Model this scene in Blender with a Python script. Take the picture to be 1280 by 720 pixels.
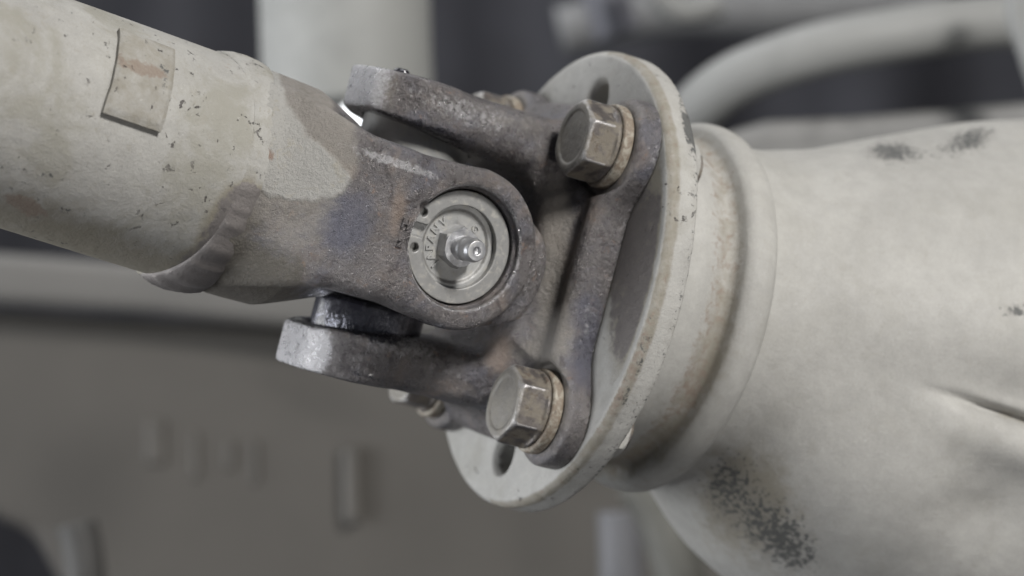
import bpy, math, random
import numpy as np
from mathutils import Vector, Matrix, noise as mnoise

for o in list(bpy.data.objects): bpy.data.objects.remove(o)
scene = bpy.context.scene
COL = scene.collection
CM = 0.01                                     # geometry is written in centimetres, stored in metres

# ------------------------------------------------------------------ camera
FPX, W, H = 3555.0, 1280.0, 720.0             # 100 mm lens on a 36 mm sensor
CX, CY, DIST = 488.0, 290.0, 71.1             # picture position of the joint centre, distance in cm
CAMP = Vector(((W/2-CX)*0.02, -DIST, (CY-H/2)*0.02))
cam_d = bpy.data.cameras.new('camera'); cam = bpy.data.objects.new('camera', cam_d); COL.objects.link(cam)
cam.location = CAMP*CM; cam.rotation_euler = (math.radians(90), 0, 0)
cam_d.lens = 100; cam_d.sensor_width = 36; cam_d.clip_start = 0.02; cam_d.clip_end = 50
cam_d.dof.use_dof = True; cam_d.dof.focus_distance = 0.668; cam_d.dof.aperture_fstop = 9.5
cam_d.dof.aperture_blades = 9
scene.camera = cam
scene.render.resolution_x = 1024; scene.render.resolution_y = 576

# ------------------------------------------------------------------ world, lamps, exposure
wd = bpy.data.worlds.new('World'); scene.world = wd; wd.use_nodes = True
bg = wd.node_tree.nodes['Background']; bg.inputs[0].default_value = (0.80, 0.86, 1.0, 1); bg.inputs[1].default_value = 0.08
def area(name, loc, target, size, power, col=(1, 1, 1), sy=None):
    l = bpy.data.lights.new(name, 'AREA'); l.energy = power; l.color = col; l.size = size
    if sy: l.shape = 'RECTANGLE'; l.size_y = sy
    o = bpy.data.objects.new(name, l); COL.objects.link(o)
    o.location = Vector(loc)*CM
    o.rotation_euler = (Vector(target)-Vector(loc)).to_track_quat('-Z', 'Y').to_euler()
    return o
area('window_light', (64, -84, 76), (2, 0, 0), 0.22, 24.0, (1.0, 0.985, 0.96))
area('side_window_light', (-95, -35, -5), (0, 0, 0), 0.55, 9.0, (0.93, 0.96, 1.0))
area('low_fill_light', (55, -75, -40), (6, 0, 0), 0.15, 2.0, (1.0, 0.97, 0.93))  # fill added from low right to brighten the lower housing and arms
area('rear_window_light', (-105, 32, -2), (0, 0, 0), 0.45, 8.0, (0.96, 0.98, 1.0), 0.9)
area('background_light', (-40, 60, 90), (20, 90, -5), 0.8, 9.0, (0.95, 0.97, 1.0))  # lights the background behind the joint
scene.view_settings.view_transform = 'Standard'; scene.view_settings.look = 'None'
scene.view_settings.exposure = 0.0; scene.view_settings.gamma = 1.0
scene.view_settings.use_curve_mapping = False
scene.render.engine = 'CYCLES'

# ------------------------------------------------------------------ frames
def cv(x, y, z): return Vector((x, -z, y))    # picture-right, picture-up, towards-viewer -> world
def frame(a, b):
    a = a.normalized(); b = (b-a*b.dot(a)).normalized(); c = a.cross(b)
    return a, b, c
n1 = cv(.486, -.116, .866).normalized()       # axis of the near bearing cap
n2 = cv(.255, .967, -.014); n2 = (n2-n1*n2.dot(n1)).normalized()
ff = cv(-.867, .257, .417); ff = (ff-n2*ff.dot(n2)).normalized()
ss = cv(.823, -.271, -.498); ss = (ss-n1*ss.dot(n1)).normalized()
def basis(x, y, z, loc=Vector((0, 0, 0))):
    m = Matrix((x, y, z)).transposed().to_4x4(); m.translation = loc*CM; return m
FG = -ff; FV = n2.cross(ff)                   # flange frame: x = FV, y = FG, z = n2
FLM = basis(FV, FG, n2)
SHM = basis(n1, ss, n1.cross(ss))             # shaft frame: x = n1, y = ss (towards the joint), z
CRM = basis(n1, n2.cross(n1), n2)             # cross frame
def pix(P, M):                                # local cm -> picture pixels
    R = np.array(M.to_3x3()); Q = np.asarray(P) @ R.T + np.array(M.translation)/CM - np.array(CAMP)
    return W/2+Q[:, 0]/Q[:, 1]*FPX, H/2-Q[:, 2]/Q[:, 1]*FPX
def at(px, py, d):                            # picture pixel at a distance from the camera -> world cm
    return Vector((CAMP.x+(px-W/2)/FPX*d, CAMP.y+d, CAMP.z-(py-H/2)/FPX*d))

# ------------------------------------------------------------------ object helpers
def tag(o, label=None, cat=None, group=None, kind=None):
    if label: o['label'] = label
    if cat: o['category'] = cat
    if group: o['group'] = group
    if kind: o['kind'] = kind
    return o
def empty(name, M, label, cat, group=None):
    o = bpy.data.objects.new(name, None); o.empty_display_size = .02; COL.objects.link(o)
    o.matrix_world = M; return tag(o, label, cat, group)
def mesh(name, V, F, mat, attrs=None, smooth=True, sharp=None):
    me = bpy.data.meshes.new(name)
    V = np.asarray(V, dtype=np.float32)*CM
    me.from_pydata(V.tolist(), [], F if isinstance(F, list) else F.tolist())
    me.materials.append(mat)
    if smooth: me.polygons.foreach_set('use_smooth', [True]*len(me.polygons))
    for k, a in (attrs or {}).items():
        at_ = me.attributes.new(k, 'FLOAT', 'POINT'); at_.data.foreach_set('value', np.asarray(a, dtype=np.float32))
    if sharp is not None: me.set_sharp_from_angle(angle=math.radians(sharp))
    me.update(); return me
def link(name, me, parent=None, M=None):
    o = bpy.data.objects.new(name, me); COL.objects.link(o)
    if parent is not None: o.parent = parent
    if M is not None: o.matrix_local = M
    return o

# ------------------------------------------------------------------ distance-field modelling
def sstep(x, a, b):
    t = np.clip((x-a)/(b-a), 0, 1); return t*t*(3-2*t)
def smin(a, b, k):
    h = np.clip(.5+.5*(b-a)/k, 0, 1); return b+(a-b)*h-k*h*(1-h)
def smax(a, b, k): return -smin(-a, -b, k)
def box(x, y, z, c, s, r=0.):
    qx = np.abs(x-c[0])-(s[0]-r); qy = np.abs(y-c[1])-(s[1]-r); qz = np.abs(z-c[2])-(s[2]-r)
    return np.sqrt(np.maximum(qx, 0)**2+np.maximum(qy, 0)**2+np.maximum(qz, 0)**2)+np.minimum(np.maximum(qx, np.maximum(qy, qz)), 0)-r
def rbox2(x, y, hx, hy, r):
    qx = np.abs(x)-(hx-r); qy = np.abs(y)-(hy-r)
    return np.sqrt(np.maximum(qx, 0)**2+np.maximum(qy, 0)**2)+np.minimum(np.maximum(qx, qy), 0)-r
def poly2(x, y, pts):
    d = np.full(np.broadcast(x, y).shape, 1e9, np.float32); s = np.ones(d.shape, np.float32)
    n = len(pts)
    for i in range(n):
        a = pts[i]; b = pts[i-1]
        ex, ey = b[0]-a[0], b[1]-a[1]; wx, wy = x-a[0], y-a[1]
        t = np.clip((wx*ex+wy*ey)/(ex*ex+ey*ey), 0, 1)
        bx, by = wx-ex*t, wy-ey*t; d = np.minimum(d, bx*bx+by*by)
        c1 = y >= a[1]; c2 = y < b[1]; c3 = ex*wy > ey*wx
        s = np.where((c1 & c2 & c3) | (~c1 & ~c2 & ~c3), -s, s)
    return s*np.sqrt(d)
def lump(x, y, z, f, seed, n=5):
    rs = np.random.RandomState(seed); out = 0
    for i in range(n):
        k = rs.normal(size=3); k = k/np.linalg.norm(k)*f*(.6+.9*rs.rand())
        out = out+np.sin((k[0]*x+k[1]*y+k[2]*z+rs.rand()*7).astype(np.float32))
    return out/n
def surfnet(fn, lo, hi, h):
    ax = [np.arange(lo[i], hi[i]+h, h, dtype=np.float32) for i in range(3)]
    X, Y, Z = ax[0][:, None, None], ax[1][None, :, None], ax[2][None, None, :]
    F = np.ascontiguousarray(np.broadcast_to(fn(X, Y, Z), (len(ax[0]), len(ax[1]), len(ax[2]))).astype(np.float32))
    S = F < 0
    c = np.zeros([n-1 for n in F.shape], np.int8)
    for i in (0, 1):
        for j in (0, 1):
            for k in (0, 1):
                c += S[i:F.shape[0]-1+i, j:F.shape[1]-1+j, k:F.shape[2]-1+k]
    act = (c > 0) & (c < 8); I, J, K = np.nonzero(act)
    idx = np.full(c.shape, -1, np.int32); idx[I, J, K] = np.arange(len(I))
    acc = np.zeros((len(I), 3)); cnt = np.zeros(len(I))
    corner = [(i, j, k) for i in (0, 1) for j in (0, 1) for k in (0, 1)]
    val = {q: F[I+q[0], J+q[1], K+q[2]] for q in corner}
    for q in corner:
        for a in range(3):
            if q[a]: continue
            r = list(q); r[a] = 1; r = tuple(r)
            m = (val[q] < 0) != (val[r] < 0)
            t = val[q]/(val[q]-val[r]+1e-12)
            p = np.tile(np.array(q, float), (len(I), 1)); p[:, a] += t
            acc[m] += p[m]; cnt[m] += 1
    P = acc/cnt[:, None]+np.stack([I, J, K], 1)
    def samp(P):
        i0 = np.floor(P).astype(int); i0 = np.clip(i0, 0, np.array(F.shape)-2); t = P-i0; v = 0
        for q in corner:
            w = 1
            for a in range(3): w = w*(t[:, a] if q[a] else 1-t[:, a])
            v = v+w*F[i0[:, 0]+q[0], i0[:, 1]+q[1], i0[:, 2]+q[2]]
        return v
    e = .6
    for it in range(2):
        v = samp(P); g = np.stack([samp(P+np.eye(3)[a]*e)-samp(P-np.eye(3)[a]*e) for a in range(3)], 1)/(2*e)
        st = (v/(np.sum(g*g, 1)+1e-9))[:, None]*g
        ln = np.linalg.norm(st, axis=1, keepdims=True); P = P-st*np.minimum(1, .5/(ln+1e-9))
    quads = []
    for a in range(3):
        b, d = (a+1) % 3, (a+2) % 3
        sl0 = [slice(None)]*3; sl1 = [slice(None)]*3
        sl0[a] = slice(0, -1); sl1[a] = slice(1, None)
        s0, s1 = S[tuple(sl0)], S[tuple(sl1)]
        E = np.stack(np.nonzero(s0 != s1), 1)
        E = E[(E[:, b] > 0) & (E[:, d] > 0) & (E[:, b] < F.shape[b]-1) & (E[:, d] < F.shape[d]-1)]
        inn = s0[E[:, 0], E[:, 1], E[:, 2]]
        def cid(ob, od):
            q = E.copy(); q[:, b] -= ob; q[:, d] -= od; return idx[q[:, 0], q[:, 1], q[:, 2]]
        Q = np.stack([cid(1, 1), cid(0, 1), cid(0, 0), cid(1, 0)], 1)
        Q[~inn] = Q[~inn][:, ::-1]; quads.append(Q)
    return np.array(lo)+P*h, np.concatenate(quads)
def lathe(prof, n=96, axis='y', jitter=0.):
    """prof: (radius, height) pairs, outline revolved about the axis"""
    V = []; F = []
    for i, (r, hh) in enumerate(prof):
        for j in range(n):
            a = 2*math.pi*j/n; c, s = r*math.cos(a), r*math.sin(a)
            V.append({'y': (s, hh, c), 'x': (hh, c, s), 'z': (c, s, hh)}[axis])
    for i in range(len(prof)-1):
        for j in range(n):
            k = (j+1) % n; F.append([i*n+j, i*n+k, (i+1)*n+k, (i+1)*n+j])
    for i, rev in ((0, True), (len(prof)-1, False)):
        if prof[i][0] > 1e-4:
            f = [i*n+j for j in range(n)]; F.append(f[::-1] if rev else f)
    return V, F
def bevprof(pts, r=.03, seg=3):
    """round the corners of an open profile"""
    out = [pts[0]]
    for i in range(1, len(pts)-1):
        p = Vector(pts[i]); a = Vector(pts[i-1])-p; b = Vector(pts[i+1])-p
        rr = min(r, a.length*.45, b.length*.45)
        A = p+a.normalized()*rr; B = p+b.normalized()*rr
        for s in range(seg+1):
            t = s/seg; q = A*(1-t)**2+p*2*t*(1-t)+B*t*t; out.append((q.x, q.y))
    out.append(pts[-1]); return out
def tube_path(pts, r, n=20, closed=False):
    V = []; F = []; P = [Vector(p) for p in pts]; m = len(P); up = None
    R = r if isinstance(r, (list, tuple)) else [r]*m
    for i in range(m):
        t = (P[min(i+1, m-1)]-P[max(i-1, 0)]).normalized()
        if up is None: up = t.orthogonal().normalized()
        up = (up-t*up.dot(t)).normalized(); w = t.cross(up)
        for j in range(n):
            a = 2*math.pi*j/n; q = P[i]+(up*math.cos(a)+w*math.sin(a))*R[i]; V.append(tuple(q))
    for i in range(m-1):
        for j in range(n):
            k = (j+1) % n; F.append([i*n+j, i*n+k, (i+1)*n+k, (i+1)*n+j])
    F.append(list(range(n))[::-1]); F.append([(m-1)*n+j for j in range(n)])
    return V, F
def blob(px, py, cx, cy, rx, ry, ang=0.):
    a = math.radians(ang); dx, dy = px-cx, py-cy
    u = (dx*math.cos(a)+dy*math.sin(a))/rx; v = (-dx*math.sin(a)+dy*math.cos(a))/ry
    return np.exp(-(u*u+v*v))

# ------------------------------------------------------------------ materials
class Mat:
    def __init__(s, name, base, rough=.5, metal=0., rnd=False):
        s.m = bpy.data.materials.new(name); s.m.use_nodes = True; s.t = s.m.node_tree; s.N = s.t.nodes; s.L = s.t.links
        s.b = s.N['Principled BSDF']; s.col = s.rgb(base); s.rough = s.val(rough); s.metal = s.val(metal); s.h = None
        tc = s.N.new('ShaderNodeTexCoord'); mp = s.N.new('ShaderNodeMapping'); mp.inputs['Scale'].default_value = (100, 100, 100)
        s.L.new(tc.outputs['Object'], mp.inputs[0]); s.co = mp.outputs[0]
        if rnd:
            oi = s.N.new('ShaderNodeObjectInfo'); cm = s.N.new('ShaderNodeVectorMath'); cm.operation = 'ADD'
            ml = s.op('MULTIPLY', oi.outputs['Random'], 37.); s.L.new(s.co, cm.inputs[0]); s.L.new(ml, cm.inputs[1]); s.co = cm.outputs[0]
    def rgb(s, c):
        n = s.N.new('ShaderNodeRGB'); n.outputs[0].default_value = (*c, 1); return n.outputs[0]
    def val(s, v):
        n = s.N.new('ShaderNodeValue'); n.outputs[0].default_value = v; return n.outputs[0]
    def op(s, o, a, b=None, clamp=False):
        n = s.N.new('ShaderNodeMath'); n.operation = o; n.use_clamp = clamp
        for i, q in enumerate((a, b)):
            if q is None: continue
            if isinstance(q, (int, float)): n.inputs[i].default_value = q
            else: s.L.new(q, n.inputs[i])
        return n.outputs[0]
    def attr(s, name):
        n = s.N.new('ShaderNodeAttribute'); n.attribute_name = name; return n.outputs['Fac']
    def coord(s, stretch=(1, 1, 1), off=0):
        n = s.N.new('ShaderNodeMapping'); n.inputs['Scale'].default_value = stretch; n.inputs['Location'].default_value = (off, off*1.7, -off)
        s.L.new(s.co, n.inputs[0]); return n.outputs[0]
    def noise(s, scale, detail=4, rough=.55, dist=0., off=0, stretch=(1, 1, 1)):
        n = s.N.new('ShaderNodeTexNoise'); n.inputs['Scale'].default_value = scale; n.inputs['Detail'].default_value = detail
        n.inputs['Roughness'].default_value = rough; n.inputs['Distortion'].default_value = dist
        s.L.new(s.coord(stretch, off), n.inputs['Vector']); return n.outputs['Fac']
    def vor(s, scale, off=0, feature='F1'):
        n = s.N.new('ShaderNodeTexVoronoi'); n.inputs['Scale'].default_value = scale; n.feature = feature
        s.L.new(s.coord(off=off), n.inputs['Vector']); return n.outputs['Distance']
    def ramp(s, v, a, b, lo=0., hi=1.):
        n = s.N.new('ShaderNodeMapRange'); n.interpolation_type = 'SMOOTHSTEP'
        s.L.new(v, n.inputs[0]); n.inputs[1].default_value = a; n.inputs[2].default_value = b
        n.inputs[3].default_value = lo; n.inputs[4].default_value = hi; return n.outputs[0]
    def mixf(s, a, b, f):
        n = s.N.new('ShaderNodeMix'); n.data_type = 'FLOAT'; s.L.new(f, n.inputs[0])
        for q, i in ((a, 2), (b, 3)):
            if isinstance(q, (int, float)): n.inputs[i].default_value = q
            else: s.L.new(q, n.inputs[i])
        return n.outputs[0]
    def layer(s, mask, col, amt=1., rough=None, metal=None):
        if amt != 1.: mask = s.op('MULTIPLY', mask, amt)
        n = s.N.new('ShaderNodeMix'); n.data_type = 'RGBA'; s.L.new(mask, n.inputs[0]); s.L.new(s.col, n.inputs[6])
        if isinstance(col, tuple): n.inputs[7].default_value = (*col, 1)
        else: s.L.new(col, n.inputs[7])
        s.col = n.outputs[2]
        if rough is not None: s.rough = s.mixf(s.rough, rough, mask)
        if metal is not None: s.metal = s.mixf(s.metal, metal, mask)
        return s
    def ragged(s, name, scale=3., amp=1.0, soft=.12, lvl=.5, off=0, detail=6):
        """an attribute mask with its border broken by noise"""
        v = s.op('ADD', s.attr(name), s.op('MULTIPLY', s.op('SUBTRACT', s.noise(scale, detail, .65, .3, off), .5), amp))
        return s.ramp(v, lvl-soft, lvl+soft)
    def tint(s, scale, amt, off=0, detail=5):
        n = s.N.new('ShaderNodeHueSaturation'); v = s.ramp(s.noise(scale, detail, .6, 0, off), .2, .8, 1-amt, 1+amt)
        s.L.new(v, n.inputs['Value']); s.L.new(s.col, n.inputs['Color']); s.col = n.outputs[0]; return s
    def hadd(s, v, amt):
        v = s.op('MULTIPLY', v, amt); s.h = v if s.h is None else s.op('ADD', s.h, v); return s
    def done(s, bump=1., dist=.0002, spec=None, coat=None):
        s.L.new(s.col, s.b.inputs['Base Color']); s.L.new(s.rough, s.b.inputs['Roughness']); s.L.new(s.metal, s.b.inputs['Metallic'])
        if s.h is not None:
            n = s.N.new('ShaderNodeBump'); n.inputs['Strength'].default_value = bump; n.inputs['Distance'].default_value = dist
            s.L.new(s.h, n.inputs['Height']); s.L.new(n.outputs[0], s.b.inputs['Normal'])
        if spec is not None: s.b.inputs['Specular IOR Level'].default_value = spec
        if coat is not None: s.L.new(coat, s.b.inputs['Coat Weight']); s.b.inputs['Coat Roughness'].default_value = .12
        return s.m

CREAM = (.300, .292, .272); CREAM_L = (.52, .50, .46); DUST = (.30, .265, .22)
def paint(name, base=CREAM, grime=.6, chips=True, cloud=1., fine=1.):
    M = Mat(name, base, .58, 0.)
    M.tint(.35, .10, 1).tint(2.2, .07, 2).tint(14, .05, 3)
    M.layer(M.ramp(M.noise(.5, 6, .65, .5, 4), .47, .66), (.235, .225, .19), .65*grime*cloud)
    M.layer(M.ramp(M.noise(5.5, 6, .75, .6, 54), .56, .70), (.25, .23, .19), .5*grime*cloud)          # olive dirt clouds
    M.layer(M.ramp(M.noise(1.7, 6, .7, .6, 6), .56, .70), (.25, .235, .20), .40*grime)
    M.layer(M.ramp(M.noise(20, 4, .7, 0, 8), .60, .70), (.22, .20, .17), .35+.3*grime)          # speckle
    M.layer(M.ramp(M.noise(9, 4, .7, .2, 9), .66, .72), (.56, .55, .52), .35)               # pale rubs
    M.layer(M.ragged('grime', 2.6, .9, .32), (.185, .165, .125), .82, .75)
    M.layer(M.ragged('soot', 3.5, 1.8, .30, .70), (.20, .19, .175), .35, .65)
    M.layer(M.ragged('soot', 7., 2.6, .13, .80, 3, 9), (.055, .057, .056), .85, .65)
    rs = M.ragged('rust', 5., 1.1, .14)
    M.layer(rs, (.19, .145, .115), .8, .8); M.layer(M.op('MULTIPLY', rs, M.ramp(M.noise(16, 3), .45, .6)), (.235, .20, .165), .6)
    if chips:
        c = M.op('MULTIPLY', M.ramp(M.noise(3.6, 8, .72, .4, 17), .620, .645), M.ramp(M.noise(.6, 2, .5, 0, 18), .40, .55))
        M.layer(c, (.05, .042, .04), .85, .5); M.hadd(c, -.6)
    M.layer(M.ragged('bare', 3.0, .8, .10), (.17, .155, .15), .9, .45, .45)
    M.hadd(M.noise(3, 5, .6), .8*fine).hadd(M.noise(16, 5, .7, 0, 3), .45*fine).hadd(M.noise(60, 3, .7), .22)
    M.layer(M.ramp(M.noise(46, 3, .7, 0, 61), .60, .68), (.20, .185, .16), .5)
    M.rough = M.op('ADD', M.rough, M.ramp(M.noise(4, 4, .6, 0, 30), .3, .7, -.08, .1))
    return M.done(1., .0004, .35)
def forged(name, oil=True, tone=1.):
    k = tone
    M = Mat(name, (.142*k, .131*k, .129*k), .33, .60)
    M.tint(.8, .22, 1).tint(5, .16, 2)
    M.layer(M.ramp(M.noise(.75, 5, .65, .6, 3), .47, .66), (.125*k, .125*k, .148*k), .6)           # blued
    M.layer(M.ramp(M.noise(.95, 6, .65, .5, 11), .52, .68), (.185*k, .150*k, .128*k), .6, .6, .2)      # brown oxide
    M.layer(M.ramp(M.noise(6, 5, .7, .2, 13), .56, .68), (.27*k, .245*k, .235*k), .6, .30, .8)
    M.layer(M.ramp(M.noise(1.3, 7, .72, .9, 41), .55, .62), (.06*k, .052*k, .052*k), .65, .30, .6)
    M.layer(M.ramp(M.noise(3.4, 7, .75, .5, 43), .60, .66), (.22*k, .135*k, .09*k), .6, .75, 0.)
    M.layer(M.ramp(M.noise(17, 6, .8, .3, 45, (1, 1, .5)), .60, .66), (.56, .55, .55), .7, .22, 1.)
    M.layer(M.ramp(M.noise(26, 4, .7, 0, 14), .60, .72), (.045, .036, .036), .7, .55)                # pits
    M.layer(M.ragged('blue', 2.0, .7, .22), (.095, .097, .125), .7, .33, .55)
    M.layer(M.ragged('brown', 3., .8, .25), (.215, .165, .132), .7, .65, .1)
    M.layer(M.ragged('dust_and_light', 3.5, .9, .3), (.235, .215, .188), .75, .7, 0.)
    M.layer(M.ragged('bright', 12, .8, .2), (.50, .49, .50), .8, .30, .9)
    M.layer(M.ragged('rub_glint', 8, 1.3, .16, .66), (.42, .41, .41), .75, .33, .85)
    pm = M.ragged('paint', 2.6, .9, .20)
    M.layer(pm, CREAM, 1., .6, 0.)
    M.layer(M.op('MULTIPLY', pm, M.ramp(M.noise(2.1, 6, .7, .6, 16), .54, .68)), (.29, .265, .21), .6)
    M.layer(M.op('MULTIPLY', pm, M.ramp(M.noise(24, 3, .7, 0, 18), .62, .72)), (.24, .22, .18), .5)
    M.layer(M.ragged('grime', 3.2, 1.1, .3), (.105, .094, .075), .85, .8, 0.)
    M.layer(M.op('MULTIPLY', M.attr('grime'), M.ramp(M.noise(11, 5, .75, .5, 23), .56, .66)), (.22, .20, .165), .5)
    M.layer(M.ragged('rust', 4., .9, .14), (.19, .12, .085), .8, .8, 0.)
    M.hadd(pm, .5)
    g = M.N.new('ShaderNodeNewGeometry')
    ew = M.op('MULTIPLY', M.ramp(g.outputs['Pointiness'], .515, .56), M.ramp(M.noise(7, 5, .7, .3, 71), .42, .62))
    M.layer(ew, (.46, .45, .45), .55, .30, .9)
    coat = None
    if oil:
        om = M.ragged('oil', 5., .8, .15)
        M.layer(om, (.012, .012, .022), .92, .16, .5); coat = om
    M.hadd(M.noise(2.2, 5, .6), 1.0).hadd(M.noise(9, 6, .7, 0, 3), .9).hadd(M.noise(38, 4, .65, 0, 5), .40)
    M.hadd(M.ramp(M.noise(26, 4, .7, 0, 14), .60, .72), -.35)
    M.rough = M.op('ADD', M.rough, M.ramp(M.noise(7, 4, .6, 0, 30), .3, .7, -.09, .12), clamp=True)
    return M.done(1., .0006, .5, coat)
def bolt_mat():
    M = Mat('grimy_bolt_steel', (.125, .112, .105), .42, .6, True)
    M.tint(3, .18, 1)
    M.layer(M.ramp(M.noise(2.2, 5, .65, .4, 3), .44, .60), (.155, .135, .105), .85, .7, .05)
    M.layer(M.ramp(M.noise(4.5, 6, .7, .6, 5), .54, .66), (.085, .062, .045), .85, .7, .05)
    M.layer(M.attr('face'), (.215, .203, .178), .6, .55, .1)
    M.layer(M.ramp(M.noise(11, 4, .7, 0, 7), .60, .70), (.05, .04, .03), .7, .6)
    M.layer(M.ragged('edge', 9, .8, .15), (.42, .41, .41), .55, .35, .9)
    M.hadd(M.noise(4, 5), 1.2).hadd(M.noise(30, 4, .6, 0, 2), .4)
    return M.done(1., .00025)
def zinc(name, base=(.52, .52, .515), rough=.36, metal=.85, dirt=.5):
    M = Mat(name, base, rough, metal)
    M.tint(3, .10, 1)
    M.layer(M.ramp(M.noise(5, 6, .7, .4, 2), .50, .68), (.34, .325, .29), dirt, .65, .1)
    M.layer(M.ramp(M.noise(20, 4, .7, 0, 3), .62, .72), (.12, .11, .10), dirt, .6)
    M.layer(M.ragged('grime', 8, .7, .25), (.085, .078, .07), .8, .6, .2)
    M.hadd(M.noise(9, 4), .5).hadd(M.noise(40, 3, .6, 0, 2), .35)
    return M.done(1., .00015)
def plain(name, col, rough=.6, metal=0., var=.15, sc=.15, bump=.4):
    M = Mat(name, col, rough, metal); M.tint(sc, var, 1).tint(sc*6, var*.6, 2)
    M.layer(M.ramp(M.noise(sc*3, 5, .6, .4, 5), .52, .7), tuple(c*.6 for c in col), .5)
    M.hadd(M.noise(sc*8, 4), bump); return M.done(1., .001)
MP_TUBE = paint('cream_tube_paint', CREAM, 1.0, True, 1.25); MP_DISC = paint('chipped_rim_paint', (.345, .336, .315))
MP_HOUS = paint('cast_housing_paint', (.325, .317, .297), .55, False, .45, .55); MF = forged('forged_steel'); MB = bolt_mat()
MZ = zinc('bearing_cap_steel', (.32, .318, .31), .50, .5, .8); MN = zinc('nipple_zinc', (.44, .44, .45), .40, .85, .6)
MR = zinc('snap_ring_steel', (.25, .247, .24), .50, .5, .8)
MO = Mat('oily_bearing_steel', (.16, .16, .18), .16, .9)
MO.layer(MO.ramp(MO.noise(2.5, 5, .6, .4, 2, (1, 1, 3)), .56, .66), (.16, .16, .18), .5, .2, .9)
MO.layer(MO.ramp(MO.noise(3, 5, .7, .4, 4), .46, .56), (.012, .011, .018), .9, .08, 0.)
MOIL = MO.hadd(MO.noise(6, 5, .6, .5, 0, (.3, 1, 1)), 1.).done(1., .0003, .8)
M_oil = Mat('black_grease', (.012, .011, .016), .12, 0.); M_GREASE = M_oil.hadd(M_oil.noise(5, 4), 1.).done(1., .0006, .8)

# ================================================================== STRUCTURE: background under the car
def backbox(name, lo, hi, mat, label=None, cat=None, kind=None, bev=.0):
    V = [(x, y, z) for x in (lo[0], hi[0]) for y in (lo[1], hi[1]) for z in (lo[2], hi[2])]
    F = [[0, 1, 3, 2], [4, 6, 7, 5], [0, 4, 5, 1], [2, 3, 7, 6], [0, 2, 6, 4], [1, 5, 7, 3]]
    o = link(name, mesh(name, V, F, mat, smooth=False)); tag(o, label, cat, kind=kind)
    if bev: b = o.modifiers.new('bevel', 'BEVEL'); b.width = bev*CM; b.segments = 3
    return o
MK_D = plain('dark_underbody', (.030, .030, .036), .8, 0, .3, .03)
MK_B = plain('grey_beam_paint', (.070, .064, .056), .7, 0, .10, .03)
MK_L = plain('pale_pipe_paint', (.27, .27, .255), .6, 0, .08, .05)
MK_G = plain('mid_grey_pipe_paint', (.23, .23, .22), .6, 0, .08, .05)
# underbody: dark floor pan with pressed ribs, seen far out of focus
V = []; F = []; nx, nz = 60, 40
for i in range(nx+1):
    for j in range(nz+1):
        x = -90+180*i/nx; z = -70+150*j/nz
        V.append((x, 150+3*math.sin(x*.35)+5*mnoise.noise(Vector((x*.04, z*.05, 2))), z))
for i in range(nx):
    for j in range(nz): F.append([i*(nz+1)+j, (i+1)*(nz+1)+j, (i+1)*(nz+1)+j+1, i*(nz+1)+j+1])
tag(link('underbody', mesh('underbody', V, F, MK_D)), kind='structure')

# broad frame beam below the shaft (sloping down to the right) with its rounded top flange
def beam(name, pts, d, depth, mat, label, cat):
    """extruded outline given by picture points at distance d"""
    Q = [at(x, y, d) for x, y in pts]; n = len(Q)
    V = [tuple(q) for q in Q]+[(q.x, q.y+depth, q.z) for q in Q]
    F = [list(range(n))[::-1], list(range(n, 2*n))]+[[i, (i+1) % n, n+(i+1) % n, n+i] for i in range(n)]
    o = link(name, mesh(name, V, F, mat, smooth=False)); tag(o, label, cat)
    b = o.modifiers.new('bevel', 'BEVEL'); b.width = .6*CM; b.segments = 3
    return o
fb = empty('frame_beam', Matrix.Identity(4), 'broad grey chassis beam blurred behind and below the propeller shaft', 'beam')
def beampart(name, pts, d, depth, mat):
    o = beam(name, pts, d, depth, mat, None, None); o.parent = fb; return o
beampart('web', [(-120, 385), (300, 408), (700, 432), (1000, 450), (1000, 900), (300, 900), (90, 760), (40, 668), (-120, 600)], 118, 6, MK_B)
beampart('upper_flange', [(-120, 308), (200, 332), (560, 372), (800, 392), (800, 432), (430, 418), (200, 392), (-120, 372)], 115.5, 6, plain('flange_paint', (.115, .11, .102), .65, 0, .1, .03))
for k, (x, w, y0, y1) in enumerate([(194, 26, 522, 582), (243, 13, 538, 600), (286, 15, 548, 588), (318, 12, 548, 606)]):
    beampart('web_rib', [(x-w/2, y0), (x+w/2, y0+2), (x+w/2, y1), (x-w/2, y1)], 117.8, .4, plain('rib_paint', (.072, .066, .058)) if k == 0 else bpy.data.materials['rib_paint'])
# pale bracket and hoses under it
def pipe(name, pts, r, mat, label, cat, group=None, n=28):
    # pts: picture x, y, distance; smoothed
    P = [at(*p) for p in pts]; out = []
    for i in range(len(P)-1):
        p0, p1, p2, p3 = P[max(i-1, 0)], P[i], P[i+1], P[min(i+2, len(P)-1)]
        for s in range(8):
            t = s/8; out.append(.5*((2*p1)+(p2-p0)*t+(2*p0-5*p1+4*p2-p3)*t*t+(3*p1-p0-3*p2+p3)*t**3))
    out.append(P[-1]); V, F = tube_path(out, r, n)
    return tag(link(name, mesh(name, V, F, mat)), label, cat, group)
pipe('muffler_pipe', [(428, -140, 108), (430, -40, 108), (433, 60, 108), (436, 128, 108)], 3.25, MK_L, 'wide pale upright pipe blurred behind the shaft yoke', 'pipe')
pipe('curved_pipe', [(700, 420, 112), (770, 280, 110), (835, 180, 108), (905, 108, 106), (1010, 66, 105), (1130, 42, 105), (1240, 28, 106), (1420, 22, 108)], 1.0, MK_G, 'pale curved pipe arching behind the round flange towards the right', 'pipe')
pipe('cross_tube', [(700, 40, 135), (830, 14, 135), (1000, 14, 135), (1180, 2, 135)], 1.2, plain('dim_tube_paint', (.13, .13, .13)), 'dim grey tube along the top edge above the curved pipe', 'pipe')
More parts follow.
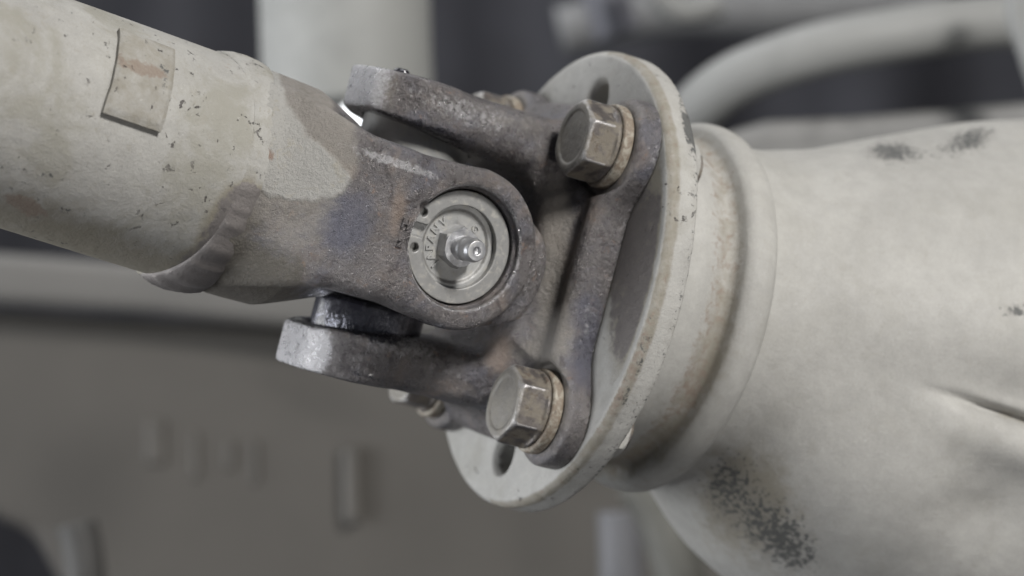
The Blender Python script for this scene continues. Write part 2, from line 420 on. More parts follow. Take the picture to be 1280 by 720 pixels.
pipe('brake_hose', [(742, -60, 125), (755, -10, 125), (765, 22, 125), (772, 44, 125)], 1.0, plain('dim_hose', (.10, .10, .115)), 'short dim grey hose hanging into the top edge above the flange', 'hose')
pipe('hose_elbow', [(812, -60, 120), (822, -20, 120), (838, 6, 120), (862, 14, 120), (900, 4, 120)], .62, MK_G, 'small pale hose bend at the top edge left of the curved pipe', 'hose')
pipe('strut_tube', [(1288, -60, 100), (1276, 10, 100), (1290, 60, 100), (1310, 120, 100)], .55, MK_G, 'pale upright tube at the upper right corner', 'tube')
beam('axle_bracket', [(900, 168), (960, 150), (1060, 146), (1180, 136), (1400, 118), (1400, 300), (900, 300)], 104, 4, plain('bracket_paint', (.16, .157, .15)), 'dim grey bracket plate just above the differential housing', 'bracket')
pipe('bracket_bolt', [(440, 560, 117.6), (440, 600, 117.6), (441, 640, 117.6), (442, 650, 117.6)], .42, bpy.data.materials['rib_paint'], 'small pale pin blurred on the beam below the flange yoke', 'pin')
pipe('shock_absorber', [(774, 640, 110), (776, 690, 110), (780, 800, 110)], .85, plain('absorber_paint', (.13, .13, .137)), 'blurred grey upright tube below the round flange', 'tube')
pipe('spring_leaf', [(800, 600, 104), (828, 650, 104), (850, 720, 104), (880, 820, 104)], .95, plain('leaf_paint', (.11, .108, .095)), 'dark olive bar slanting below the seal collar', 'bar')
pipe('link_rod', [(95, 655, 105), (105, 700, 105), (112, 800, 105)], .75, plain('rod_paint', (.045, .043, .04)), 'dim upright rod in the lower left corner', 'rod')

# ================================================================== PROPELLER SHAFT
shaft = empty('propeller_shaft', SHM, 'thick cream painted propeller shaft entering from the upper left, stained and chipped', 'shaft')
TR = 2.79
CREAM_EDGE = [(0, -60), (335, 60), (352, 100), (361, 133), (386, 170), (412, 192), (440, 222), (428, 244), (389, 252), (339, 247), (311, 222), (285, 233), (262, 262), (240, 306), (205, 330), (160, 345), (0, 345)]
def cream(px, py): return sstep(-poly2(px, py, CREAM_EDGE), -14, 14)
# tube
na, nl = 220, 190; V = []; F = []
ys = np.linspace(-24, -5.2, nl)
for i in range(nl):
    for j in range(na):
        a = 2*math.pi*j/na; r = TR+.012*mnoise.noise(Vector((math.cos(a)*1.5, math.sin(a)*1.5, ys[i]*.3)))
        V.append((r*math.cos(a), ys[i], r*math.sin(a)))
for i in range(nl-1):
    for j in range(na):
        k = (j+1) % na; F.append([i*na+j, (i+1)*na+j, (i+1)*na+k, i*na+k])
F.append([j for j in range(na)]); F.append([(nl-1)*na+j for j in range(na)][::-1])
V = np.array(V); px, py = pix(V, SHM)
A = dict(grime=np.maximum(sstep(-V[:, 2], 1.5, 2.6)*.78, (1-cream(px, py))*sstep(px, 150, 220)*.95)+.30*blob(px, py, 60, 230, 110, 40, 18)+.3*blob(px, py, 120, 10, 120, 22, 18),  # first term darkens the underside of the tube
         soot=.85*blob(px, py, 80, 262, 12, 7)+.8*blob(px, py, 10, 208, 14, 8)+.85*blob(px, py, 60, 218, 15, 7)+.8*blob(px, py, 107, 266, 7, 9)+.5*blob(px, py, 85, 12, 24, 8, 25)+.45*blob(px, py, 36, 24, 8, 12)+.45*blob(px, py, 8, 36, 9, 9),
         rust=.45*blob(px, py, 284, 82, 9, 7)+.55*blob(px, py, 40, 262, 30, 16, 20)+.45*blob(px, py, 20, 250, 30, 10, 20)+.3*blob(px, py, 330, 190, 18, 12),
         bare=.62*(1-cream(px, py))*sstep(px, 175, 230)*sstep(py, 180, 240))
link('tube', mesh('tube', V, F, MP_TUBE, A), shaft)
# weld bead
V = []; F = []; na, nb = 260, 12
for i in range(na):
    a = 2*math.pi*i/na; x, z = math.cos(a), math.sin(a)
    low = max(0, -z)**3; top = max(0, z)**6
    w = .30+.45*low+.35*top; hgt = .03+.05*abs(mnoise.noise(Vector((x*7, z*7, 4))))+.19*low+.12*top+.004*math.sin(i*1.9)+.03*mnoise.noise(Vector((x*3, z*3, 1)))+(.05*low+.015)*mnoise.noise(Vector((x*11, z*11, 8)))
    for j in range(nb):
        b = 2*math.pi*j/nb
        yy = -5.25-.06*low+.05*mnoise.noise(Vector((x*2, z*2, 5)))+w*math.cos(b)
        rr = TR-.02+hgt*math.sin(b); V.append((x*rr, yy, z*rr))
for i in range(na):
    for j in range(nb):
        k = (i+1) % na; l = (j+1) % nb; F.append([i*nb+j, i*nb+l, k*nb+l, k*nb+j])
V = np.array(V); px, py = pix(V, SHM)
A = dict(grime=.95*(1-cream(px, py))+.2, soot=.85*blob(px, py, 318, 80, 13, 9), rust=.35*blob(px, py, 330, 190, 20, 15)+.6*blob(px, py, 290, 255, 22, 30), bare=.85*(1-cream(px, py)))
link('weld_bead', mesh('weld_bead', V, F, MP_TUBE, A), shaft)
# balance weight: a bent plate spot-welded on the tube
def ray_tube(u, v):
    """picture pixel -> (angle, y) on the tube surface"""
    R = np.array(SHM.to_3x3()); d = R.T @ np.array(at(u, v, 1.)-CAMP); o = R.T @ np.array(CAMP)
    a = d[0]**2+d[2]**2; b = o[0]*d[0]+o[2]*d[2]; c = o[0]**2+o[2]**2-TR**2
    t = (-b-math.sqrt(b*b-a*c))/a; p = o+d*t; return math.atan2(p[2], p[0]), p[1]
c00, c10, c11, c01 = [np.array(ray_tube(*q)) for q in ((146, 40), (215, 67), (198, 166), (126, 141))]
n = 44; V = []; F = []; T = .19
for L in (0, 1):
    for i in range(n+1):
        for j in range(n+1):
            u, v = i/n, j/n
            q = (c00*(1-u)+c10*u)*(1-v)+(c01*(1-u)+c11*u)*v
            e = min(u, v, 1-u, 1-v)
            q = q+np.array([.006, .03])*mnoise.noise(Vector((u*4, v*4, 3)))*(1 if e < .01 else .3)
            rr = TR-.02 if L == 0 else TR+T*(.72+.28*min(1, e*14))-.012*math.exp(-((u-.55)**2+(v-.58)**2)*160)*3
            V.append((rr*math.cos(q[0]), q[1], rr*math.sin(q[0])))
m = n+1
for i in range(n):
    for j in range(n):
        F.append([m*m+i*m+j, m*m+i*m+j+1, m*m+(i+1)*m+j+1, m*m+(i+1)*m+j])
ring = [i*m for i in range(n)]+[n*m+j for j in range(n)]+[(n-i)*m+n for i in range(n)]+[n-j for j in range(n)]
for i in range(len(ring)):
    a, b = ring[i], ring[(i+1) % len(ring)]; F.append([a, m*m+a, m*m+b, b])
V = np.array(V); px, py = pix(V, SHM)
A = dict(grime=.50+0*px, soot=.62*blob(px, py, 160, 50, 16, 8)+.62*blob(px, py, 207, 100, 6, 40, 8)+.6*blob(px, py, 197, 84, 13, 10)+.45*blob(px, py, 165, 160, 40, 5, 22),  # last strip paints in the shadow along the lower edge
         rust=.75*blob(px, py, 180, 86, 40, 11, 18)+.3*blob(px, py, 150, 62, 8, 22), bare=0*px)
link('balance_weight', mesh('balance_weight', V, F, MP_TUBE, A, sharp=50), shaft)

# shaft yoke: neck and two ears
def f_yoke(x, y, z):
    wob = .03*lump(x, y, z, 1.3, 4)+.008*lump(x, y, z, 6., 9)
    rad = np.sqrt(x*x+z*z)
    rn = np.interp(y, [-6, -5.2, -4.4, -3.2, -2.9, -1.5], [2.66, 2.78, 2.80, 2.76, 2.66, 2.10]).astype(np.float32)
    neck = np.maximum((rad-rn)*.85, np.maximum(-5.6-y, y+1.45))
    # ear side profile in (y, |x|)
    ax = np.abs(x)
    prof = poly2(y, ax, [(-5.4, 1.2), (-5.4, 2.40), (-4.8, 2.75), (-4.0, 3.12), (-3.3, 3.48), (-2.6, 3.78), (-2.0, 3.94), (-1.4, 4.0), (3.2, 4.0), (3.2, 2.72), (-1.3, 2.72), (-2.0, 2.2), (-2.3, 1.2)])
    hw = np.interp(y, [-5.4, -4.6, -4.0, -3.4, -2.8, -1.5, 0, 3], [2.7, 2.55, 2.30, 2.02, 1.88, 1.84, 1.96, 1.96]).astype(np.float32)
    side = np.abs(z)-hw
    endr = np.sqrt(np.maximum(y, 0)**2+z*z)-1.98-.66*sstep(z, -1.9, -1.1)*sstep(4.0-ax, .36, .62)*sstep(y/(np.sqrt(y*y+z*z)+.01)-.35*z/(np.sqrt(y*y+z*z)+.01), .45, 1.0)
    side = np.where(y > 0, endr, side)
    ear = smax(prof, side, .34*sstep(y, .6, -1.6)+.22)
    ear = smax(ear, rad-2.74-.80*np.maximum(y+4.75, 0), .25)
    d = smin(neck, ear, .22)
    d = smax(d, 2.05-np.sqrt(x*x*.62+y*y+z*z*.9), .3)            # room for the cross
    d = d-wob
    hole = np.sqrt(y*y+z*z)
    cb = np.maximum(hole-1.41-.07*sstep(ax, 3.78, 3.80)-.07*sstep(ax, 3.92, 4.02), 3.2-ax)  # counterbore and chamfer
    d = smax(d, -cb, .03)
    d = np.maximum(d, 1.20-hole)
    for (yy, zz) in ((-1.34, .62), (-1.42, -.28)):               # staking dents beside the snap ring
        d = smax(d, .14-np.sqrt((y-yy)**2+(z-zz)**2+(x-3.98)**2*.5), .05)
    return d
V, F = surfnet(f_yoke, (-4.3, -5.9, -3.2), (4.3, 3.1, 3.2), .050)
px, py = pix(V, SHM); x, y, z = V.T; R = np.sqrt(y*y+z*z)
onear = (x > 0)
face = sstep(x, 3.7, 3.95)*onear
lim = -3.15+.55*sstep(z, .5, -1.5)*0
pnt = cream(px, py)
A = dict(paint=np.clip(pnt, 0, 1),
         blue=.9*blob(px, py, 432, 275, 42, 46, 20)+.5*blob(px, py, 505, 330, 16, 30)+.5*blob(px, py, 640, 350, 15, 50)+.4*blob(px, py, 560, 380, 60, 12),
         brown=.75*blob(px, py, 497, 265, 14, 45, 10)+.65*blob(px, py, 425, 212, 34, 16, 10)+.4*blob(px, py, 385, 320, 40, 16, 15),
         dust_and_light=.85*blob(px, py, 420, 205, 30, 18)+.75*sstep(-y, 3.0, 3.6)*sstep(py, 330, 230)+.75*blob(px, py, 385, 120, 46, 26, 35)+.4*blob(px, py, 360, 300, 60, 25),
         bright=face*(.55*sstep(R, 1.60, 1.50)*sstep(R, 1.38, 1.44))+.30*sstep(hx := np.abs(z), 1.75, 1.95)*sstep(y, -2, 1)*onear,
         rub_glint=.72*blob(px, py, 520, 212, 60, 9, 20)+.5*blob(px, py, 450, 190, 60, 12, 18)+.55*blob(px, py, 505, 345, 9, 20)+.5*sstep(R, 1.5, 1.9)*sstep(y, .3, 1.2)*onear,
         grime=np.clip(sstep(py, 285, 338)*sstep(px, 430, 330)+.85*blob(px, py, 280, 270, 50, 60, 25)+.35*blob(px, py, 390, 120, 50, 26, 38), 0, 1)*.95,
         rust=.62*blob(px, py, 335, 193, 16, 12)+.5*blob(px, py, 300, 250, 24, 26)+0*px,
         oil=.5*sstep(-z, 1.7, 2.0)*sstep(y, -3, -2)+.35*blob(px, py, 575, 395, 60, 8, 15))
link('yoke', mesh('yoke', V, F, MF, A), shaft)
# small forging mark on the near ear
def text_mesh(s, size, ext):
    cu = bpy.data.curves.new('t', 'FONT'); cu.body = s; cu.size = size; cu.extrude = ext; cu.bevel_depth = size*.02
    cu.align_x = 'CENTER'; cu.align_y = 'CENTER'; cu.offset = size*.02
    o = bpy.data.objects.new('t', cu); me = bpy.data.meshes.new_from_object(o)
    V = np.array([v.co[:] for v in me.vertices]); Fc = [list(p.vertices) for p in me.polygons]
    bpy.data.objects.remove(o); bpy.data.meshes.remove(me); return V, Fc
def text_on(name, items, mat, parent, attrs=()):
    """items: (char, size, y, z, angle, x): letters raised from a plane facing +x"""
    VV = []; FF = []
    for ch, size, yy, zz, ang, xx in items:
        V, Fc = text_mesh(ch, size, .018); c, s = math.cos(ang), math.sin(ang); b = len(VV)
        for p in V:
            u, v = p[0]*c-p[1]*s, p[0]*s+p[1]*c; VV.append((xx+p[2], yy+u, zz+v))
        FF += [[i+b for i in f] for f in Fc]
    z0 = [0]*len(VV)
    return link(name, mesh(name, VV, FF, mat, {k: z0 for k in attrs}, smooth=False), parent)
text_on('forging_mark', [('H', .30, -1.72, .10, .0, 3.985), ('Z', .22, -1.72, -.38, .0, 3.985)], MF, shaft, ('rub_glint',))

# ================================================================== CROSS (SPIDER)
cross = empty('universal_joint_cross', CRM, 'universal joint cross with round steel bearing cap and grease nipple facing the viewer', 'joint')
def f_spider(x, y, z):
    d = np.sqrt(x*x+y*y*1.1+z*z)-1.75
    for a, b, c in ((x, y, z), (z, x, y)):
        r = np.sqrt(b*b+c*c); t = np.maximum(r-1.12+.1*np.abs(a), np.abs(a)-2.6); d = smin(d, t, .35)
    return d-.02*lump(x, y, z, 2., 3)
V, F = surfnet(f_spider, (-2.8, -2, -2.8), (2.8, 2, 2.8), .09)
MS = forged('spider_steel', False, 1.2)
link('spider', mesh('spider', V, F, MS), cross)
capprof = bevprof([(0, 3.52), (.84, 3.52), (.90, 3.58), (1.10, 3.60), (1.34, 3.60), (1.385, 3.52), (1.385, 2.05), (1.30, 1.95), (1.12, 1.95)], .03)
V, F = lathe(capprof, 96, 'x'); V = np.array(V); R = np.hypot(V[:, 1], V[:, 2])
cap_me = mesh('bearing_cap', V, F, MZ, dict(grime=.55*sstep(R, .78, .86)*sstep(R, .96, .88)+.5*sstep(R, .75, .5)), sharp=40)  # darker ring at the step and around the nipple base
V2, F2 = lathe(capprof, 96, 'x'); capo_me = mesh('bearing_cap_oily', V2, F2, MOIL, dict(grime=[0]*len(V2)), sharp=40)
V, F = lathe(bevprof([(1.12, 1.93), (1.26, 1.92), (1.34, 1.86), (1.34, 1.72), (1.26, 1.62), (1.10, 1.62)], .05), 72, 'x')
M_RUB = plain('seal_rubber', (.02, .02, .022), .45, 0, .2, 1.); seal_me = mesh('seal', V, F, M_RUB)
def f_snap(x, y, z):
    r = np.sqrt(y*y+z*z); lug = 1e9
    d2 = np.abs(r-1.185)-.185
    for s in (1, -1):
        cy, cz = -1.16*math.cos(.24)-.02, s*1.16*math.sin(.38)+.14
        l = np.sqrt((y-cy)**2+(z-cz)**2)-.23; lug = np.minimum(lug, l)
    d2 = smin(d2, lug, .08)
    gap = np.maximum(np.abs(z-.14)-.16, y+.9); d2 = np.maximum(d2, -gap)
    for s in (1, -1):
        cy, cz = -1.16*math.cos(.24)-.04, s*1.16*math.sin(.38)+.14
        d2 = np.maximum(d2, .105-np.sqrt((y-cy)**2+(z-cz)**2))
    return smax(d2, np.abs(x-3.70)-.085, .035)
V, F = surfnet(f_snap, (3.56, -1.55, -1.55), (3.84, 1.55, 1.55), .022)
R = np.hypot(V[:, 1], V[:, 2])
snap_me = mesh('snap_ring', V, F, MR, dict(grime=.35*sstep(R, 1.28, 1.37)))
for i, M in enumerate([Matrix.Identity(4), Matrix.Rotation(math.pi, 4, 'Z'), Matrix.Rotation(-math.pi/2, 4, 'Y'), Matrix.Rotation(math.pi/2, 4, 'Y')]):
    M = M @ Matrix.Translation((-.11*CM, 0, 0))
    c = link('bearing_cap', cap_me if i < 3 else capo_me, cross, M)
    link('seal', seal_me, c); link('snap_ring', snap_me, c)
    if i == 0:
        its = []
        for ch, ang in zip('JAPAN', (234, 215, 196, 177, 156)):
            a = math.radians(ang); its.append((ch, .27, .67*math.cos(a), .67*math.sin(a), a-math.pi/2, 3.535))
        for ch, ang in zip('VG', (134, 52)):
            a = math.radians(ang); its.append((ch, .24, .67*math.cos(a), .67*math.sin(a), a-math.pi/2, 3.535))
        text_on('lettering', its, MZ, c, ('grime',))
# grease nipple
gn = link('grease_nipple', None, cross, Matrix.Translation((-.12*CM, 0, 0)))
def hexprism(af, h0, h1, ch, axis='x', rot=0., n=6, seg=10):
    """hexagon prism with chamfered front, built as a fine grid of rings"""
    prof = []; N = n*seg
    def ring(scale, hh, circ=None):
        out = []
        for j in range(N):
            a = 2*math.pi*j/N; rr = (af/2)/math.cos(((a+math.pi/n) % (2*math.pi/n))-math.pi/n)
            if circ: rr = min(rr, circ)
            rr *= scale; out.append((hh, rr*math.cos(a+rot), rr*math.sin(a+rot)))
        return out
    R = [ring(1, h0), ring(1, h1-ch), ring(1, h1-ch*.5, af*.555), ring(1, h1, af*.51), ring(.9, h1+.001), ring(.4, h1-.01), ring(.01, h1-.01)]
    V = [p for r in R for p in r]; F = []
    for i in range(len(R)-1):
        for j in range(N):
            k = (j+1) % N; F.append([i*N+j, i*N+k, (i+1)*N+k, (i+1)*N+j])
    F.append([j for j in range(N)][::-1]); return V, F
V, F = hexprism(.90, 3.4, 3.93, .07, rot=.1)
link('hex_base', mesh('hex_base', V, F, MN, dict(grime=[0]*len(V)), sharp=22), gn)
V, F = lathe(bevprof([(.30, 3.8), (.30, 4.15), (.265, 4.20), (.265, 4.28), (.29, 4.33), (.29, 4.54), (.245, 4.63), (.245, 4.68), (.10, 4.685), (.075, 4.62), (0, 4.60)], .02), 40, 'x')
link('tip', mesh('tip', V, F, MN, dict(grime=[0]*len(V)), sharp=50), gn)

# ================================================================== FLANGE YOKE
fy = empty('flange_yoke', FLM, 'dark oily forged flange yoke bolted to the cream round flange', 'yoke')
BX, BZ = 3.25, 3.35; YD = 4.42                       # bolt positions, face of the companion flange
def f_fork(x, y, z):
    wob = .035*lump(x, y, z, 1.2, 14)+.01*lump(x, y, z, 5., 19)
    ax, az = np.abs(x), np.abs(z)
    # base plate outline
    d2 = np.sqrt((ax-BX)**2+(az-BZ)**2)-1.30
    d2 = smin(d2, rbox2(x, z, 3.85, 3.3, .9), .7)
    d2 = smin(d2, rbox2(x, z, 2.0, 4.3, .6), .7)
    h = .64+.30*np.exp(-((d2+.42)/.42)**2)*sstep(3.3-az, 0, 1.5)+.80*sstep(-d2, .50, 2.0)*sstep(3.0-az, 0, 1.2)
    qa = d2+.24; qb = (YD-h+.24)-y
    slab = np.sqrt(np.maximum(qa, 0)**2+np.maximum(qb, 0)**2)+np.minimum(np.maximum(qa, qb), 0)-.24
    slab = np.maximum(slab, y-YD)
    # fork seen from the side: (y, |z|)
    prof = poly2(y, az, [(-1.85, 2.90), (-1.85, 3.72), (-.6, 3.72), (.6, 3.66), (3.3, 3.66), (4.6, 3.8), (4.6, -1.), (3.50, -1.), (3.42, .85), (3.10, 1.75), (2.35, 2.33), (1.1, 2.44), (0, 2.54), (-1.3, 2.75)])
    wid = np.interp(y, [-2, 0, 1.5, 3., 4.6], [1.98, 1.98, 1.96, 2.15, 2.5]).astype(np.float32)
    sd = ax-wid
    sd = np.where(y < 0, np.sqrt(ax*ax+np.minimum(y, 0)**2)-1.98, sd)
    fork = smax(prof-.10, sd+.0, .12+.24*sstep(y, -1.5, -.2)+.5*sstep(y, -.6, 1.2)*sstep(az, 1.5, 2.5))
    fork = smax(fork, -1.80-y, .06)
    d = smin(slab, fork, 1.0)
    # spot faces for the bolt heads
    bd = np.sqrt((ax-BX)**2+(az-BZ)**2)
    d = smax(d, -np.maximum(bd-1.22, y-(YD-.62)), .18)
    d = d-wob
    hole = np.sqrt(x*x+y*y); d = smax(d, -np.maximum(hole-1.42, 2.0-az), .03)
    d = np.maximum(d, y-YD)
    return d
V, F = surfnet(f_fork, (-4.9, -2.2, -5.0), (4.9, 4.6, 5.0), .053)
px, py = pix(V, FLM); x, y, z = V.T; az = np.abs(z); bd = np.sqrt((np.abs(x)-BX)**2+(az-BZ)**2)
A = dict(paint=0*x,
         blue=.7*blob(px, py, 735, 400, 26, 60, 10)+.6*blob(px, py, 735, 470, 30, 30)+.5*blob(px, py, 810, 210, 20, 40, 15)+.5*blob(px, py, 590, 470, 40, 25),
         brown=.6*blob(px, py, 705, 350, 12, 60, 8)+.75*blob(px, py, 625, 440, 26, 40)+.5*blob(px, py, 740, 260, 30, 30)+.55*blob(px, py, 765, 370, 9, 60, 14),
         dust_and_light=.95*blob(px, py, 697, 270, 26, 60)+.95*blob(px, py, 692, 400, 24, 70)+.5*blob(px, py, 660, 440, 30, 20)+.62*blob(px, py, 478, 108, 26, 30)+.4*blob(px, py, 640, 150, 70, 20, 18)+.5*sstep(bd, 1.5, 1.1)*sstep(y, 3.5, 3.7),  # dust, plus pale saddle streaks painted for the light it catches
         bright=.62*sstep(-y, 1.1, 1.75)+.75*blob(px, py, 385, 440, 34, 26)+.3*blob(px, py, 462, 110, 12, 30),  # arm ends painted paler: machined metal plus light from lower left
         rub_glint=.72*blob(px, py, 580, 140, 110, 26, 18)+.74*blob(px, py, 500, 430, 70, 17, 8)+.5*blob(px, py, 560, 470, 70, 20, 16)+.5*blob(px, py, 780, 270, 30, 60, 15)+.55*blob(px, py, 735, 400, 16, 80, 12)+.55*blob(px, py, 820, 200, 12, 40),  # scuffs, plus pale arm streaks painted as glints
         grime=.3*blob(px, py, 470, 135, 30, 18), rust=.5*blob(px, py, 762, 375, 7, 50, 14),
         oil=.62*sstep(az, 2.95, 2.6)*np.exp(-((y+.3)/1.3)**2)+.6*blob(px, py, 420, 402, 60, 9, 3)+.5*blob(px, py, 460, 470, 60, 8, 18)+.4*blob(px, py, 470, 140, 40, 8, 10))
link('fork', mesh('fork', V, F, MF, A), fy)
# bolts
def f_bolt(x, y, z):      # head along -y, hexagon across z/x; y=0 is the seat of the washer
    qd = -1e9
    for k in range(3):
        a = math.radians(60*k); qd = np.maximum(qd, np.abs(x*math.cos(a)+z*math.sin(a))-.86)
    r = np.sqrt(x*x+z*z)
    hx = smax(qd, np.maximum(-1.16-y, y+.36), .05)
    hx = smax(hx, (r-.90)*.70+(-1.16-y)*.72+.02, .05)
    fl = smax(r-.97, np.maximum(-.42-y, y+.30), .06)
    d = smin(hx, fl, .07)
    d = smax(d, -np.maximum(r-.66, y+1.125), .06)
    sh = np.maximum(r-.5, np.maximum(-.4-y, y-2.3))
    return smin(d, sh, .02)-.012*lump(x, y, z, 3., 2)
V, F = surfnet(f_bolt, (-1.2, -1.3, -1.2), (1.2, 2.4, 1.2), .034)
x, y, z = V.T; r = np.hypot(x, z); ang = np.mod(np.arctan2(z, x)+math.pi/6, math.pi/3)-math.pi/6
fx = r*np.cos(ang); edge = sstep(np.abs(ang), .44, .51)*sstep(fx, .78, .84)*sstep(y, -.45, -.55)
A = dict(face=sstep(-y, 1.06, 1.12), edge=.75*edge+.5*sstep(-y, 1.0, 1.08)*sstep(r, .74, .86))
bolt_me = mesh('bolt', V, F, MB, A)
def f_wash(x, y, z):
    r = np.sqrt(x*x+z*z); d = smax(smax(r-1.06, .52-r, .02), np.abs(y+.155)-.145, .07)
    return d-.012*lump(x, y, z, 3., 7)
V, F = surfnet(f_wash, (-1.2, -.4, -1.2), (1.2, .1, 1.2), .034)
MW = Mat('washer_paint', (.27, .245, .20), .6, .1, True); MW.tint(2, .15, 1)
MW.layer(MW.ramp(MW.noise(4, 6, .7, .4, 3), .40, .56), (.14, .105, .075), .85, .7, 0).layer(MW.ramp(MW.noise(13, 4, .7, 0, 4), .58, .68), (.05, .045, .04), .7)
MW.hadd(MW.noise(8, 5), .6); MW = MW.done(1., .0003)
wash_me = mesh('washer', V, F, MW)
# nuts behind the companion flange
V, F = hexprism(1.3, 0, .72, .16); V = [(v[1], v[0], v[2]) for v in V]; F = [f[::-1] for f in F]
nut_me = mesh('nut', V, F, MP_DISC, {k: [0.]*len(V) for k in ('grime', 'soot', 'rust', 'bare')}, sharp=30)
for i, (sx, sz) in enumerate(((1, 1), (1, -1), (-1, 1), (-1, -1))):
    T = Matrix.Translation(Vector((sx*BX, YD-.60, sz*BZ))*CM) @ Matrix.Rotation(math.radians((2, -5, 14, 24)[i]), 4, 'Y')
    b = link('bolt', bolt_me, fy, T); link('washer', wash_me, b)
# blobs of squeezed-out grease on the arm ends
def f_drop(x, y, z): return np.minimum(np.sqrt((x-.1)**2+y*y+z*z*1.6)-.17, np.sqrt((x+.16)**2+(y+.30)**2+z*z*2.)-.15)-.01*lump(x, y, z, 9, 1)
V, F = surfnet(f_drop, (-.5, -.6, -.4), (.5, .4, .4), .03)
drop_me = mesh('grease_blob', V, F, M_GREASE)
link('grease_blob', drop_me, fy, Matrix.Translation(Vector((.2, -1.0, 3.86))*CM) @ Matrix.Rotation(2.2, 4, 'Z'))

# ================================================================== COMPANION FLANGE (round disc)
pf = empty('companion_flange', FLM, 'round cream painted flange disc with chipped rim between yoke and differential', 'flange')
def f_disc(x, y, z):
    r = np.sqrt(x*x+z*z)
    d = smax(r-6.0, np.abs(y-YD-.42)-.41, .06)
    d = smax(d, (r-6.0)*.7+(YD-y)*.7+.10, .05)
    for s in (1, -1):
        hr = np.sqrt((x-.2)**2+(z-s*4.66)**2); d = smax(d, .50+.10*sstep(YD+.2-y, 0, .2)-hr, .05)
    d = np.maximum(d, 1.5-r)
    return d-.010*lump(x, y, z, 2., 31)-.006*lump(x, y, z, 8., 33)
V, F = surfnet(f_disc, (-6.2, YD-.1, -6.2), (6.2, YD+1.0, 6.2), .058)
px, py = pix(V, FLM); x, y, z = V.T; r = np.hypot(x, z); bev = sstep(r, 5.82, 5.9)*sstep(y, YD+.42, YD+.24)
A = dict(grime=.66*bev*(x > 0)+.95*sstep(r, 5.9, 5.5)*sstep(y, YD+.1, YD+.02)*sstep(px, 735, 790)*sstep(py, 160, 230)*sstep(py, 560, 420),
         soot=.42*sstep(y, YD+.40, YD+.8)*(x > 0)+.75*blob(px, py, 858, 160, 8, 28, -15)+.5*blob(px, py, 775, 495, 14, 14)+.5*blob(px, py, 800, 440, 12, 60, 20)+.16*(x > 0)*sstep(r, 5.8, 5.95),
         rust=.36*bev*(x > 0)+.15*blob(px, py, 770, 470, 20, 60, 25), bare=.62*sstep(r, 5.9, 5.5)*sstep(y, YD+.1, YD+.02)*sstep(px, 735, 775)*sstep(py, 180, 260)*sstep(py, 500, 420))
link('disc', mesh('disc', V, F, MP_DISC, A), pf, Matrix.Translation(Vector((.13, 0, -.03))*CM))
for sx, sz in ((1, 1), (1, -1), (-1, 1), (-1, -1)):
    link('nut', nut_me, pf, Matrix.Translation(Vector((sx*BX, YD+.80, sz*BZ))*CM))
V, F = lathe(bevprof([(1.4, YD+.80), (4.15, YD+.80), (4.15, YD+1.7), (3.6, YD+2.2), (1.4, YD+2.2)], .2, 5), 96)
link('hub', mesh('hub', V, [f[::-1] for f in F], MP_DISC, {k: [0.]*len(V) for k in ('grime', 'soot', 'rust', 'bare')}), pf)

# ================================================================== DIFFERENTIAL HOUSING
dh = empty('differential_housing', FLM, 'large cream painted cast differential housing filling the right side', 'differential')
prof = [(3.4, 6.07), (4.30, 5.87), (4.45, 6.07), (4.50, 6.42), (4.38, 6.92), (4.30, 7.27), (4.42, 7.44), (4.78, 7.54), (4.92, 7.74), (4.94, 8.07), (4.86, 8.32), (4.66, 8.48), (4.4, 8.54), (3.4, 8.54)]
V, F = lathe(bevprof(prof, .24, 6), 180); V = np.array(V); px, py = pix(V, FLM); y = V[:, 1]+.88; R = np.hypot(V[:, 0], V[:, 2])
A = dict(grime=.45*sstep(y, 7.4, 8.0)*sstep(y, 8.5, 8.3)+.3*blob(px, py, 900, 450, 30, 80, 20)+.28*sstep(py, 480, 600), soot=0*px,
         rust=.40*sstep(y, 6.9, 7.9)*sstep(y, 8.5, 8.3)+.12*blob(px, py, 880, 500, 30, 40), bare=0*px)
link('seal_collar', mesh('seal_collar', V, [f[::-1] for f in F], MP_HOUS, A), dh)
ny, na = 300, 420; V = np.zeros((ny, na, 3)); ys = 9.30+np.linspace(0, 1, ny)**1.25*34
an = np.linspace(0, 2*math.pi, na, endpoint=False)
for i, yy in enumerate(ys):
    cu = np.cos(an); su = np.sin(an)                       # cu along x (towards viewer), su along z (up)
    top = np.interp(yy, [9.3, 9.6, 10.4, 12, 14, 17, 22, 30, 44], [4.55, 4.62, 4.62, 5.05, 5.95, 7.25, 8.7, 10.2, 11.6])
    bot = np.interp(yy, [9.3, 9.6, 10.2, 11, 12, 14, 17, 22, 30, 44], [4.50, 4.48, 4.62, 5.35, 6.15, 7.05, 8.0, 9.4, 11, 12])
    sid = np.interp(yy, [9.3, 9.6, 10.4, 12, 14, 17, 22, 30, 44], [4.55, 4.64, 4.75, 5.2, 5.9, 6.7, 7.6, 8.6, 9.5])
    wt = np.clip(su, 0, 1)**1.6; wb = np.clip(-su, 0, 1)**1.6
    V[i, :, 0] = 0; rr = sid*(1-wt-wb)+top*wt+bot*wb
    V[i, :, 0] = rr*cu; V[i, :, 1] = yy-.88; V[i, :, 2] = rr*su
V = V.reshape(-1, 3)
ker = np.array([1, 4, 6, 4, 1])/16.
Vg = V.reshape(ny, na, 3)
for it in range(14):
    rr = np.hypot(Vg[:, :, 0], Vg[:, :, 2]); rp = np.pad(rr, ((2, 2), (0, 0)), 'edge'); rs = sum(ker[k]*rp[k:k+ny] for k in range(5))
    s_ = (rs/rr)[:, :, None]; Vg[:, :, 0] *= s_[:, :, 0]; Vg[:, :, 2] *= s_[:, :, 0]
V = Vg.reshape(-1, 3); px, py = pix(V, FLM)
front = V[:, 0] > 0
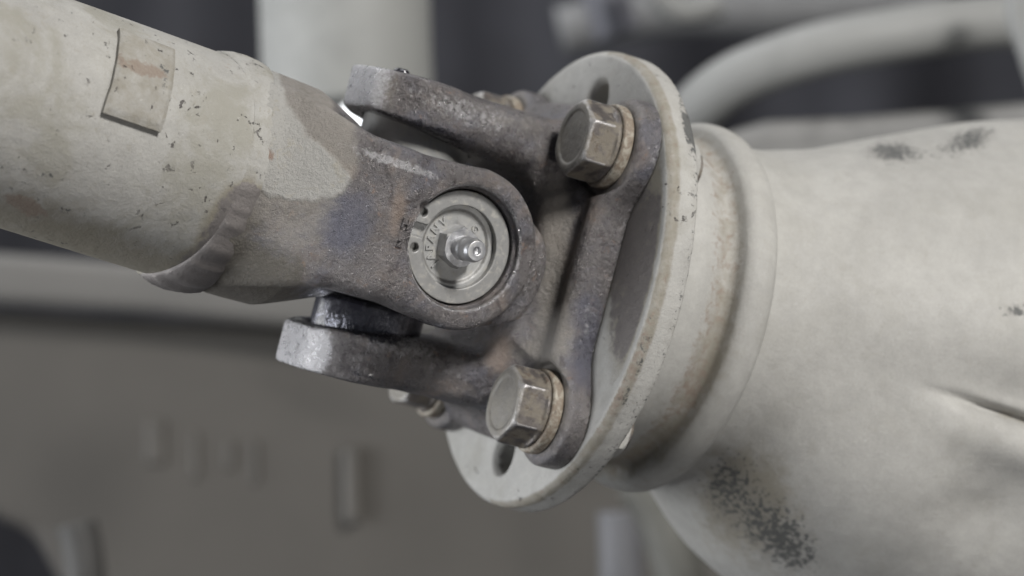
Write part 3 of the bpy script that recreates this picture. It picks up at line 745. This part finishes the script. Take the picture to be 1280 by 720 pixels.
def seg(px, py, x0, y0, x1, y1):
    dx, dy = x1-x0, y1-y0; L = math.hypot(dx, dy); u = ((px-x0)*dx+(py-y0)*dy)/L; v = (-(px-x0)*dy+(py-y0)*dx)/L
    return u, v
u, v = seg(px, py, 1130, 474, 1280, 524)
dep = front*sstep(u, 0, 190)*(-.55*np.exp(-((v-2)/7.)**2)+.38*np.exp(-((v-34)/30.)**2)-.25*np.exp(-((v+20)/34.)**2))
dep = dep+front*(.10*lump(V[:, 0], V[:, 1], V[:, 2], .45, 3)+.25*blob(px, py, 1190, 400, 160, 60, 8)-.2*blob(px, py, 1230, 640, 60, 40)+.2*blob(px, py, 1080, 600, 120, 90))
dep = dep*sstep(V[:, 1], 8.8, 11)
dep = dep+.008*lump(V[:, 0], V[:, 1], V[:, 2], 5., 6)
R = np.hypot(V[:, 0], V[:, 2]); V[:, 0] *= (R+dep)/R; V[:, 2] *= (R+dep)/R
F = []
for i in range(ny-1):
    b0 = i*na; b1 = b0+na
    for j in range(na):
        k = (j+1) % na; F.append([b0+j, b1+j, b1+k, b0+k])
F.append([j for j in range(na)]); F.append([(ny-1)*na+j for j in range(na)][::-1])
px, py = pix(V, FLM)
A = dict(grime=np.clip(.70*blob(px, py, 925, 610, 58, 70, 30)+.5*blob(px, py, 960, 660, 80, 60, 30)+.55*sstep(u, 60, 160)*np.exp(-((v-3)/7.)**2), 0, 1),  # last term darkens the line of the crease
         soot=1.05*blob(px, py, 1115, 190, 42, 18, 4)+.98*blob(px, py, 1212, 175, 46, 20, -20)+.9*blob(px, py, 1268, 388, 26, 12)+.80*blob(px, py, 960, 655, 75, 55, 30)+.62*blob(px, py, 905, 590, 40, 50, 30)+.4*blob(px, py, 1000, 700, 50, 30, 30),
         rust=0*px, bare=0*px)
link('casting', mesh('casting', V, F, MP_HOUS, A), dh)

# a lit inspection lamp standing behind the joint (seen through the gap between shaft and yoke)
lampM = bpy.data.materials.new('lamp_lens'); lampM.use_nodes = True; nt = lampM.node_tree
em = nt.nodes.new('ShaderNodeEmission'); em.inputs[0].default_value = (.95, .97, 1, 1); em.inputs[1].default_value = 2.0
nt.links.new(em.outputs[0], nt.nodes['Material Output'].inputs[0])
lp = at(452, 158, 96); lam = empty('inspection_lamp', Matrix.Translation(lp*CM), 'white lit lamp glimpsed through the gap between shaft neck and upper yoke arm', 'lamp')
V, F = lathe(bevprof([(0, -.1), (1.0, -.1), (1.0, 1.5), (.6, 2.2), (0, 2.2)], .1), 48); link('lamp_body', mesh('lamp_body', V, [f[::-1] for f in F], MK_L), lam)
V, F = lathe([(0, -.2), (.9, -.2), (.9, -.12), (0, -.12)], 48); link('lens', mesh('lens', V, [f[::-1] for f in F], lampM), lam)
